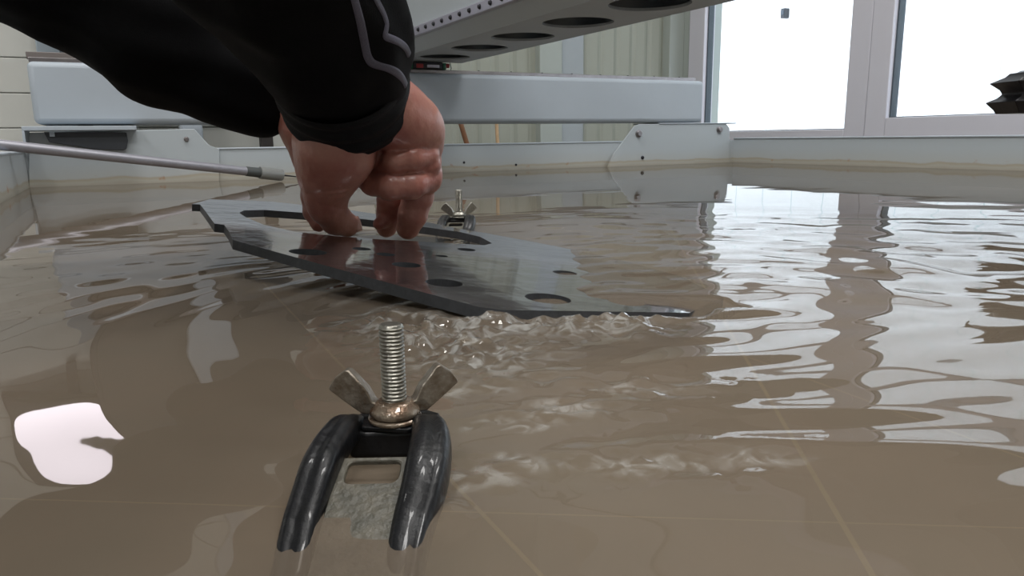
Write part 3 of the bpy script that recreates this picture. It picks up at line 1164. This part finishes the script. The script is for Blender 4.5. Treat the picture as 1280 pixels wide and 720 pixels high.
outer = [pl2(*a) for a in ((240, 255), (250, 255.5), (256, 263), (268, 279.5), (280, 281), (286, 289), (291, 300), (400, 330), (520, 363), (600, 384), (630, 387.5),
                           (740, 389), (862, 391), (905, 372), (850, 345), (760, 321), (670, 303), (610, 292), (575, 286), (540, 279), (500, 272), (440, 263), (340, 252), (262, 249))]
# slot: the curved opening the fingers grip
slot = [pl2(*a) for a in ((299, 266), (305, 263), (330, 262.3), (380, 266), (430, 271), (480, 277), (525, 283), (575, 290), (600, 296), (615, 304), (606, 306.5),
                          (580, 305), (530, 302), (470, 299), (420, 295), (370, 290), (330, 281), (308, 272))][::-1]
hs = [slot]
for (cx, cy, w_) in ((385, 315, 46), (508, 331, 34), (555, 353.5, 44), (685, 373, 52), (783, 377, 40), (482, 318, 22), (583, 312, 20), (552, 320, 14), (706, 341, 26), (764, 359, 20), (452, 311, 22)):
    c = pl2(cx, cy)
    l = pl2(cx - w_ / 2, cy)
    r_ = pl2(cx + w_ / 2, cy)
    rad = math.hypot(l[0] - r_[0], l[1] - r_[1]) / 2
    hs.append([(c[0] + rad * math.cos(t * math.pi / 16), c[1] - rad * math.sin(t * math.pi / 16)) for t in range(32)])
plate = MB().prism(outer, PO, PU, PV, PN, -.0085, 0, hs).build('steel_plate', M['plate_top'], edge_mat=M['plate_edge'], normal=PN)
tag(plate, 'dark flat cut steel plate with round holes held in the water by two hands', 'metal plate')

# ------------------------------------------------------------------ clamps
def spin(v, c, ang):
    r_ = Matrix.Rotation(ang, 3, 'Z')
    return c + r_ @ (v - c)


def make_clamp(o, label, nut=None, wingm=None):
    """o: world point at water level below the bolt axis"""
    t = thing('hold_down_clamp', label, 'clamp', o, 'hold-down clamps in the tank')
    O = Vector(o)
    F0 = Vector((-.0425, .272, 0))          # the front one's axis, in which all offsets are measured
    def L(px, py, Y):
        return P(px, py, Y) - F0 + O
    # arms: rounded black bars running down into the water
    arms = {
        'l': [(455, 533, .276, .0045), (441, 539, .263, .0058), (425, 561, .2495, .0062), (411, 590, .2360, .0063), (401, 623, .2262, .0062), (391, 656, .2175, .0061), (383, 694, .2070, .0059), (374, 748, .1940, .0056)],
        'r': [(533, 533, .276, .0045), (547, 541, .263, .0066), (550, 562, .2490, .0076), (546, 592, .2360, .0077), (539, 624, .2262, .0073), (531, 652, .2190, .0068), (522, 694, .2070, .0062), (514, 748, .1940, .0058)]}
    for key in ('l', 'r'):
        ring = []
        pts = arms[key]
        # refine by Catmull-Rom
        P3 = [L(a, b, c) for a, b, c, r_ in pts]
        R3 = [r_ for *_, r_ in pts]
        Q, R = [], []
        for i in range(len(P3) - 1):
            p0 = P3[max(i - 1, 0)]
            p1, p2 = P3[i], P3[i + 1]
            p3 = P3[min(i + 2, len(P3) - 1)]
            for s in range(5):
                u = s / 5
                Q.append(.5 * ((2 * p1) + (p2 - p0) * u + (2 * p0 - 5 * p1 + 4 * p2 - p3) * u * u + (3 * p1 - p0 - 3 * p2 + p3) * u ** 3))
                R.append(R3[i] * (1 - u) + R3[i + 1] * u)
        Q.append(P3[-1])
        R.append(R3[-1])
        m = MB()
        n = 28
        base = 0
        for i, q in enumerate(Q):
            d = (Q[min(i + 1, len(Q) - 1)] - Q[max(i - 1, 0)]).normalized()
            side = Vector((1, 0, 0))
            side = (side - d * side.dot(d)).normalized()
            up = side.cross(d)
            if up.z < 0 and abs(up.z) > .2:
                up = -up
            fade = 1.0 if 0 < i < len(Q) - 1 else .55
            for k in range(n):
                th = 2 * math.pi * k / n
                ct, st = math.cos(th), math.sin(th)
                # rounded square section with a groove along the top
                rr = 1.0 / (abs(ct) ** 3.2 + abs(st) ** 3.2) ** (1 / 3.2)
                gx = ct * rr * .98
                gz = st * rr * 1.05
                if st > 0:
                    gz -= .20 * math.exp(-((gx - (.25 if key == 'r' else -.1)) / .16) ** 2)
                m.v.append(q + (side * gx + up * gz) * R[i] * fade)
        for i in range(len(Q) - 1):
            for k in range(n):
                a = i * n + k
                b = i * n + (k + 1) % n
                m.f.append((a, b, b + n, a + n))
        m.f.append(tuple(range(n))[::-1])
        m.f.append(tuple((len(Q) - 1) * n + k for k in range(n)))
        m.build('clamp_arm', M['black_paint'], t, smooth=True)
    # cross yoke below the washer
    zc = L(495, 527, .272).z
    c = Vector((O.x - .0006, O.y, 0))
    y = MB()
    Tn = lambda a, b, h: Vector((c.x + a, c.y + b, h))
    y.box(-.0165, .0165, -.008, .013, zc - .012, zc - .0005, T=Tn)
    y.build('yoke', M['black_paint'], t, bevel=.0022, seg=3)
    # slotted tongue between the arms, silted
    a_, b_, c_, d_ = L(436, 572, .2460), L(528, 570, .2460), L(518, 738, .1895), L(392, 738, .1895)
    U_ = (b_ - a_).normalized()
    Vv = (((c_ + d_) / 2) - ((a_ + b_) / 2))
    Vv = (Vv - U_ * Vv.dot(U_)).normalized()
    N_ = U_.cross(Vv)
    if N_.z < 0:
        N_ = -N_
    oo = (a_ + b_) / 2
    q2 = lambda v: ((v - oo).dot(U_), (v - oo).dot(Vv))
    outl = [q2(a_), q2(b_), q2(c_), q2(d_)]
    s0, s1_ = .0020, .0135
    hw = .0092
    rc = .0025
    slot_ = []
    for (cx, cy, a0) in ((hw - rc, s1_ - rc, 0), (-hw + rc, s1_ - rc, 90), (-hw + rc, s0 + rc, 180), (hw - rc, s0 + rc, 270)):
        for k in range(5):
            an = math.radians(a0 + k * 22.5)
            slot_.append((cx + rc * math.cos(an), cy + rc * math.sin(an)))
    MB().prism(outl, oo, U_, Vv, N_, -.002, 0, [slot_[::-1]]).build('slotted_tongue', M['mud_plate'], t, bevel=.0004, seg=1)
    # square plate and washer
    sq = MB()
    hz = zc - .0006
    pts = [(-.0118, -.0075), (.006, -.0105), (.0165, -.002), (.0165, .006), (.008, .0125), (-.010, .0115), (-.0135, .004)]
    sq.prism(pts, Vector((O.x, O.y, hz)), Vector((1, 0, 0)), Vector((0, 1, 0)), Vector((0, 0, 1)), 0, .0016)
    sq.build('square_washer', M['black_paint'], t, bevel=.0005)
    hz += .0016
    MB().lathe([(.0050, 0), (.0098, 0), (.0104, .0006), (.0102, .0016), (.0088, .0020), (.005, .002)], Vector((O.x, O.y, hz)), n=40).build('washer', nut or M['rusty'], t, smooth=True)
    hz += .0019
    # threaded bolt
    zt2 = L(489, 406, .270).z
    prof_ = [(.0042, -.012)]
    z_ = -.011
    H_ = zt2 - hz
    pitch = .00145
    while z_ < H_ - .0016:
        prof_ += [(.00425, z_), (.00475, z_ + pitch * .35), (.00475, z_ + pitch * .55), (.00425, z_ + pitch * .95)]
        z_ += pitch
    prof_ += [(.0046, H_ - .0014), (.0045, H_ - .0008), (.0038, H_ - .0001), (.002, H_)]
    bo = MB().lathe(prof_, Vector((O.x, O.y, hz)), n=36)
    bo.build('threaded_bolt', M['zinc'], t, smooth='auto')
    # wing nut
    w = MB()
    w.lathe([(.0046, 0), (.0084, 0), (.0095, .0006), (.0098, .0018), (.0092, .0032), (.0080, .0042), (.0072, .0054), (.0064, .0060), (.0046, .0062)], Vector((O.x, O.y, hz)), n=40)
    wn = w.build('wing_nut', nut or M['rusty'], t, smooth='auto')
    for sgn, rot in ((-1, 8), (1, 24)):
        pl = [(.0055, .0008), (.0122, .0006), (.0180, .0044), (.0252, .0096), (.0254, .0106), (.0226, .0148), (.0184, .0180), (.0168, .0177), (.0104, .0106), (.0078, .0056), (.0055, .0050)]
        mm = MB()
        n_ = len(pl)
        Rz = Matrix.Rotation(math.radians(rot) if sgn > 0 else math.radians(-rot), 3, 'Z')
        for side in (-1, 1):
            for (a, b) in pl:
                th = .0030 - .05 * (a - .006)
                mm.v.append(Vector((O.x, O.y, hz)) + Rz @ Vector((sgn * a, side * max(th, .0014), b)))
        mm.f.append(tuple(range(n_)) if sgn > 0 else tuple(range(n_))[::-1])
        mm.f.append(tuple(n_ + i for i in range(n_))[::-1] if sgn > 0 else tuple(n_ + i for i in range(n_)))
        for i in range(n_):
            j = (i + 1) % n_
            q_ = (i, j, n_ + j, n_ + i)
            mm.f.append(q_[::-1] if sgn > 0 else q_)
        mm.build('wing', wingm or M['wing'], wn, bevel=.0007, seg=2)
    return t


fp = P(494, 520, .272)
make_clamp((fp.x, .272, 0), 'black clamp with rusty wing nut on a bolt before the steel plate')
fp2 = P(574, 262, 1.02)
make_clamp((fp2.x, 1.02, 0), 'small black clamp with grey wing nut standing in the water beyond the steel plate', M['zinc'], M['zinc'])

# ------------------------------------------------------------------ person: two hands, arms, shoulders
HK = 1.14


def q(px, py, Y, rpx):
    Y *= HK
    v = P(px, py, Y)
    return (tuple(v), rpx * Y / FPX)


def chain(G, pts, k=.006):
    d = None
    for a, b in zip(pts[:-1], pts[1:]):
        c = caps(G, a[0], b[0], a[1], b[1])
        d = c if d is None else smin(d, c, k)
    return d


HY = .66
lo = P(340, 310, .60)
G = grid((-.275, .63, .0), (-.045, .88, .22), .0017)
# thenar mass and thumb
thumb = chain(G, [q(425, 150, .63, 44), q(419, 193, .635, 45), q(411, 220, .64, 32), q(407, 243, .645, 25)], .012)
thumb = smin(thumb, chain(G, [q(407, 243, .645, 24.5), q(409, 258, .648, 23), q(420, 274, .660, 19.5), q(434, 281, .668, 15.5)], .004), .008)
thumb = smin(thumb, chain(G, [q(386, 175, .64, 18), q(391, 215, .645, 16)], .01), .014)
# back of the hand
back = chain(G, [q(450, 130, .64, 52), q(488, 142, .65, 40), q(515, 158, .663, 30), q(527, 172, .672, 22)], .02)
back = smin(back, chain(G, [q(505, 135, .66, 20), q(530, 158, .67, 19), q(535, 185, .68, 18)], .01), .012)
palm = chain(G, [q(440, 185, .72, 32), q(470, 214, .735, 24), q(505, 218, .72, 24)], .01)
# folded little finger (upper) and ring finger (lower)
f1 = chain(G, [q(533, 194, .665, 16), q(515, 197, .650, 16), q(494, 201, .646, 14.5), q(480, 209, .66, 12)], .005)
f1b = chain(G, [q(534, 206, .668, 17), q(520, 208, .660, 12)], .006)
f2 = chain(G, [q(535, 222, .675, 17), q(515, 231, .655, 17), q(487, 233, .648, 16.5), q(466, 229, .66, 14.5), q(454, 224, .69, 12)], .006)
f2 = smin(f2, chain(G, [q(534, 200, .68, 18), q(532, 226, .68, 17)], .006), .008)
# extended fingers gripping the slot rim
f3 = chain(G, [q(528, 215, .69, 21), q(522, 246, .685, 19), q(516, 268, .686, 17.5), q(510, 284.5, .690, 15)], .005)
f4 = chain(G, [q(500, 225, .71, 19), q(489, 250, .705, 17), q(487, 268, .71, 15.5), q(483, 284, .715, 13)], .005)
f4b = chain(G, [q(487, 270, .705, 10), q(474, 280, .70, 8)], .004)
right = smin(thumb, palm, .005)
right = smin(right, back, .003)
right = smin(right, chain(G, [q(492, 186, .672, 17), q(470, 190, .662, 17), q(452, 200, .655, 15)], .004), .004)
right = smin(right, f1, .0016)
right = smin(right, f1b, .0015)
right = smin(right, f2, .0016)
right = smin(right, f3, .0018)
right = smin(right, f4, .003)
right = smin(right, f4b, .003)
# left hand, behind: wrist, palm, thumb and four fingers
lh = chain(G, [q(372, 120, .72, 26), q(380, 160, .72, 27), q(398, 195, .725, 29), q(415, 215, .73, 25)], .012)
for pts in ([q(392, 215, .715, 15), q(389, 245, .71, 12.5), q(391, 265, .705, 11.5), q(398, 280, .70, 10)],
            [q(410, 220, .735, 14), q(412, 250, .735, 12), q(418, 275, .73, 10.5)],
            [q(415, 215, .74, 13), q(418, 235, .745, 11), q(424, 245, .735, 10)],
            [q(430, 200, .74, 13), q(445, 215, .745, 11), q(452, 225, .735, 10)],
            [q(385, 175, .735, 14), q(402, 190, .75, 12), q(425, 200, .745, 10)]):
    lh = smin(lh, chain(G, pts, .004), .006)
skin = np.minimum(right, lh)
# skin folds: creases across joints
for (cx, cy, cY, rad, dx, dy, dep) in ((405, 240, .62, 34, .12, 1, .0011), (407, 246, .62, 30, .10, 1, .0007), (425, 262, .63, 22, -.35, 1, .0007), (523, 244, .67, 24, 0, 1, .0009),
                                       (517, 262, .67, 20, .1, 1, .0006), (520, 199, .63, 14, 1, .15, .0012), (493, 231, .63, 16, 1, -.3, .0008), (530, 182, .65, 24, .25, 1, .0010),
                                       (540, 215, .66, 14, .2, 1, .0008), (432, 198, .60, 30, .5, 1, .0005)):
    c_, rr_ = q(cx, cy, cY, rad)
    nx_, nz_ = dx, -dy
    ln_ = math.hypot(nx_, nz_)
    pd = ((G[0] - c_[0]) * nx_ + (G[2] - c_[2]) * nz_) / ln_
    dd = np.sqrt((G[0] - c_[0]) ** 2 + (G[1] - c_[1]) ** 2 + (G[2] - c_[2]) ** 2)
    skin = skin + dep * np.exp(-(pd / .0016) ** 2) * np.clip(1.6 - dd / rr_, 0, 1)
skin = skin + .00022 * np.sin(G[0] * 900 + 3 * np.sin(G[2] * 160)) * np.sin(G[2] * 420)
V1, F1 = surface_nets(skin.astype(np.float32), (G[0][0, 0, 0], G[1][0, 0, 0], G[2][0, 0, 0]), .0017)
V1 = relax(V1, F1, 2, .4)
del G, skin, right, lh, thumb, back, palm

# arm axes
RW = q(446, 112, .64, 36)
R1 = q(428, 50, .58, 44)
R2 = q(330, -260, .44, 75)
LW = q(345, 128, .72, 30)
L1 = q(200, 40, .70, 50)
L2 = q(-60, -95, .64, 70)
RS = ((-.30, .10, .66), .07)
LS = ((-.74, .34, .72), .07)
G = grid((-1.0, -.25, .05), (.02, .88, 1.12), .0085)
arm = chain(G, [RW, R1, R2, RS], .03)
arm = smin(arm, chain(G, [LW, L1, L2, LS], .03), .01)
tor = smin(caps(G, (-.34, .06, .66), (-.70, .24, .70), .10, .10), caps(G, (-.56, .0, .66), (-.66, -.14, .40), .15, .13), .06)
nck = caps(G, (-.53, .13, .70), (-.50, .20, .82), .055, .055)
hd = smin(caps(G, (-.49, .22, .86), (-.45, .29, .90), .082, .078), caps(G, (-.455, .30, .85), (-.44, .32, .82), .055, .042), .04)
hd = smin(hd, caps(G, (-.425, .372, .885), (-.415, .385, .865), .010, .014), .015)
body = smin(smin(arm, tor, .05), smin(nck, hd, .03), .03)
V2, F2 = surface_nets(body.astype(np.float32), (G[0][0, 0, 0], G[1][0, 0, 0], G[2][0, 0, 0]), .0085)
V2 = relax(V2, F2, 2, .5)
Vp = np.concatenate([V1, V2])
Fp = np.concatenate([F1, F2 + len(V1)])
me = fast_mesh('person', Vp, Fp, M['skin'])
person = bpy.data.objects.new('person', me)
COL.objects.link(person)
person['_o'] = (0, 0, 0)
tag(person, 'person in a black jacket reaching down, both hands gripping the steel plate', 'person')

# nails
def nail(c, nrm, up, w_, l_):
    m = MB()
    nrm = nrm.normalized()
    up = (up - nrm * up.dot(nrm)).normalized()
    sd = nrm.cross(up)
    R_ = 7
    for i in range(R_):
        for j in range(R_):
            a = (i / (R_ - 1) - .5) * 2
            b = (j / (R_ - 1) - .5) * 2
            k_ = 1 - .25 * abs(b) ** 3
            m.v.append(c + sd * a * w_ * k_ + up * b * l_ - nrm * (a * a * w_ * .45 + b * b * l_ * .12))
    for i in range(R_ - 1):
        for j in range(R_ - 1):
            a = i * R_ + j
            m.f.append((a, a + R_, a + R_ + 1, a + 1))
    o = m.build('finger_nail', M['nail'], person, smooth=True)
    s = o.modifiers.new('solid', 'SOLIDIFY')
    s.thickness = .0006
    return o


nail(P(450, 279, .668 * HK), Vector((.93, -.25, .25)), Vector((.15, 0, -1)), .0065, .0075)

# jacket
G = grid((-1.02, -.28, .08), (.02, .88, .86), .0055)
slv = chain(G, [q(430, 112, .625, 56), q(424, 76, .605, 82), q(400, 20, .565, 102), q(345, -80, .51, 128), q(300, -230, .46, 130), (RS[0], .115)], .02)
slv2 = chain(G, [q(330, 128, .725, 40), q(300, 100, .72, 60), q(200, 38, .70, 82), q(70, -48, .67, 84), q(-60, -110, .64, 100), (LS[0], .115)], .02)
jk = smin(slv, slv2, .012)
tj = smin(caps(G, (-.36, .05, .66), (-.70, .23, .69), .125, .125), caps(G, (-.56, .0, .64), (-.68, -.16, .34), .18, .16), .06)
jk = smin(jk, tj, .05)
# folds running round the sleeves
jk = jk + .0032 * np.sin(62 * (G[2] - .35 * G[0] + .3 * G[1]) + 2.2 * np.sin(G[0] * 21) + 1.5 * np.sin(G[1] * 24)) * np.sin(G[0] * 17 + G[2] * 9) \
    + .0016 * np.sin(130 * (G[2] + .5 * G[0]) + 3 * np.sin(G[1] * 30))
V3, F3 = surface_nets(jk.astype(np.float32), (G[0][0, 0, 0], G[1][0, 0, 0], G[2][0, 0, 0]), .0055)
V3 = relax(V3, F3, 3, .5)
jme = fast_mesh('jacket', V3, F3, M['jacket'])
jacket = bpy.data.objects.new('jacket', jme)
COL.objects.link(jacket)
jacket.parent = person
jacket['_o'] = (0, 0, 0)
bvh = BVHTree.FromPolygons([Vector(v) for v in V3.tolist()], F3.tolist())
del G, jk, slv, slv2

# cuffs: stitched bands closing round each wrist
def cuff(c0, c1, r0, r1, name, n=56, tilt=None):
    m = MB()
    a, b = Vector(c0), Vector(c1)
    d = (b - a).normalized()
    u = d.orthogonal().normalized()
    w_ = d.cross(u)
    prof_ = []
    N_ = 30
    for i in range(N_ + 1):
        s = i / N_
        r_ = r0 + (r1 - r0) * s + .0013 * math.sin(s * 2 * math.pi * 3.0) + (-.003 * max(0, (s - .93) / .07) ** 2)
        prof_.append((r_, s))
    prof_ += [(r1 - .006, 1.0), (r1 - .008, .93), (r1 - .010, .7)]
    for r_, s in prof_:
        for k in range(n):
            t_ = 2 * math.pi * k / n
            rr = r_ * (1 + .008 * math.sin(3 * t_ + 5 * s))
            m.v.append(a.lerp(b, s) + (u * math.cos(t_) + w_ * math.sin(t_)) * rr)
    for i in range(len(prof_) - 1):
        for k in range(n):
            p_ = i * n + k
            q_ = i * n + (k + 1) % n
            m.f.append((p_, q_, q_ + n, p_ + n))
    return m.build(name, M['cuff'], jacket, smooth=True)


def rp(px, Y):
    return px * Y / FPX


c_a, c_b = P(422, 82, .603 * HK), P(437, 136, .648 * HK)
cuff(c_a, c_b, rp(84, .603 * HK), rp(75, .648 * HK), 'cuff')
c_a, c_b = P(300, 108, .715 * HK), P(343, 136, .735 * HK)
cuff(c_a, c_b, rp(50, .71 * HK), rp(35, .72 * HK), 'cuff')

# reflective piping lying on the sleeve


def piping(pts, wpx):
    Q = []
    for (a, b), (c, d) in zip(pts[:-1], pts[1:]):
        for s in range(6):
            Q.append((a + (c - a) * s / 6, b + (d - b) * s / 6))
    Q.append(pts[-1])
    # smooth
    for _ in range(6):
        Q = [Q[0]] + [((Q[i - 1][0] + 2 * Q[i][0] + Q[i + 1][0]) / 4, (Q[i - 1][1] + 2 * Q[i][1] + Q[i + 1][1]) / 4) for i in range(1, len(Q) - 1)] + [Q[-1]]
    rows = []
    camp = Vector((0, 0, CAM_H))
    for i, (a, b) in enumerate(Q):
        hit = bvh.ray_cast(camp, ray(a, b).normalized())
        if hit[0] is None:
            continue
        rows.append((hit[0], hit[1]))
    m = MB()
    NN = 9
    for i, (h, nr) in enumerate(rows):
        d = (rows[min(i + 1, len(rows) - 1)][0] - rows[max(i - 1, 0)][0]).normalized()
        sd = nr.cross(d).normalized()
        for k in range(NN):
            t_ = k / (NN - 1) * 2 - 1
            c = h + sd * t_ * wpx
            loc, n2, _, _ = bvh.find_nearest(c)
            m.v.append(loc + n2 * (.0004 + .0010 * (1 - t_ ** 4)))
    for i in range(len(rows) - 1):
        for k in range(NN - 1):
            a = i * NN + k
            m.f.append((a, a + 1, a + NN + 1, a + NN))
    return m.build('piping', M['piping'], jacket, smooth=True)


piping([(438, -22), (443, 0), (450, 25), (455, 50), (458, 68), (463, 78), (473, 82), (486, 85), (497, 91), (504, 99), (507, 106)], .0034)
piping([(462, -22), (470, 0), (478, 14), (484, 30), (480, 45), (488, 48), (498, 52), (507, 59), (511, 68)], .0030)

for o in list(bpy.data.objects):
    if '_o' in o:
        del o['_o']
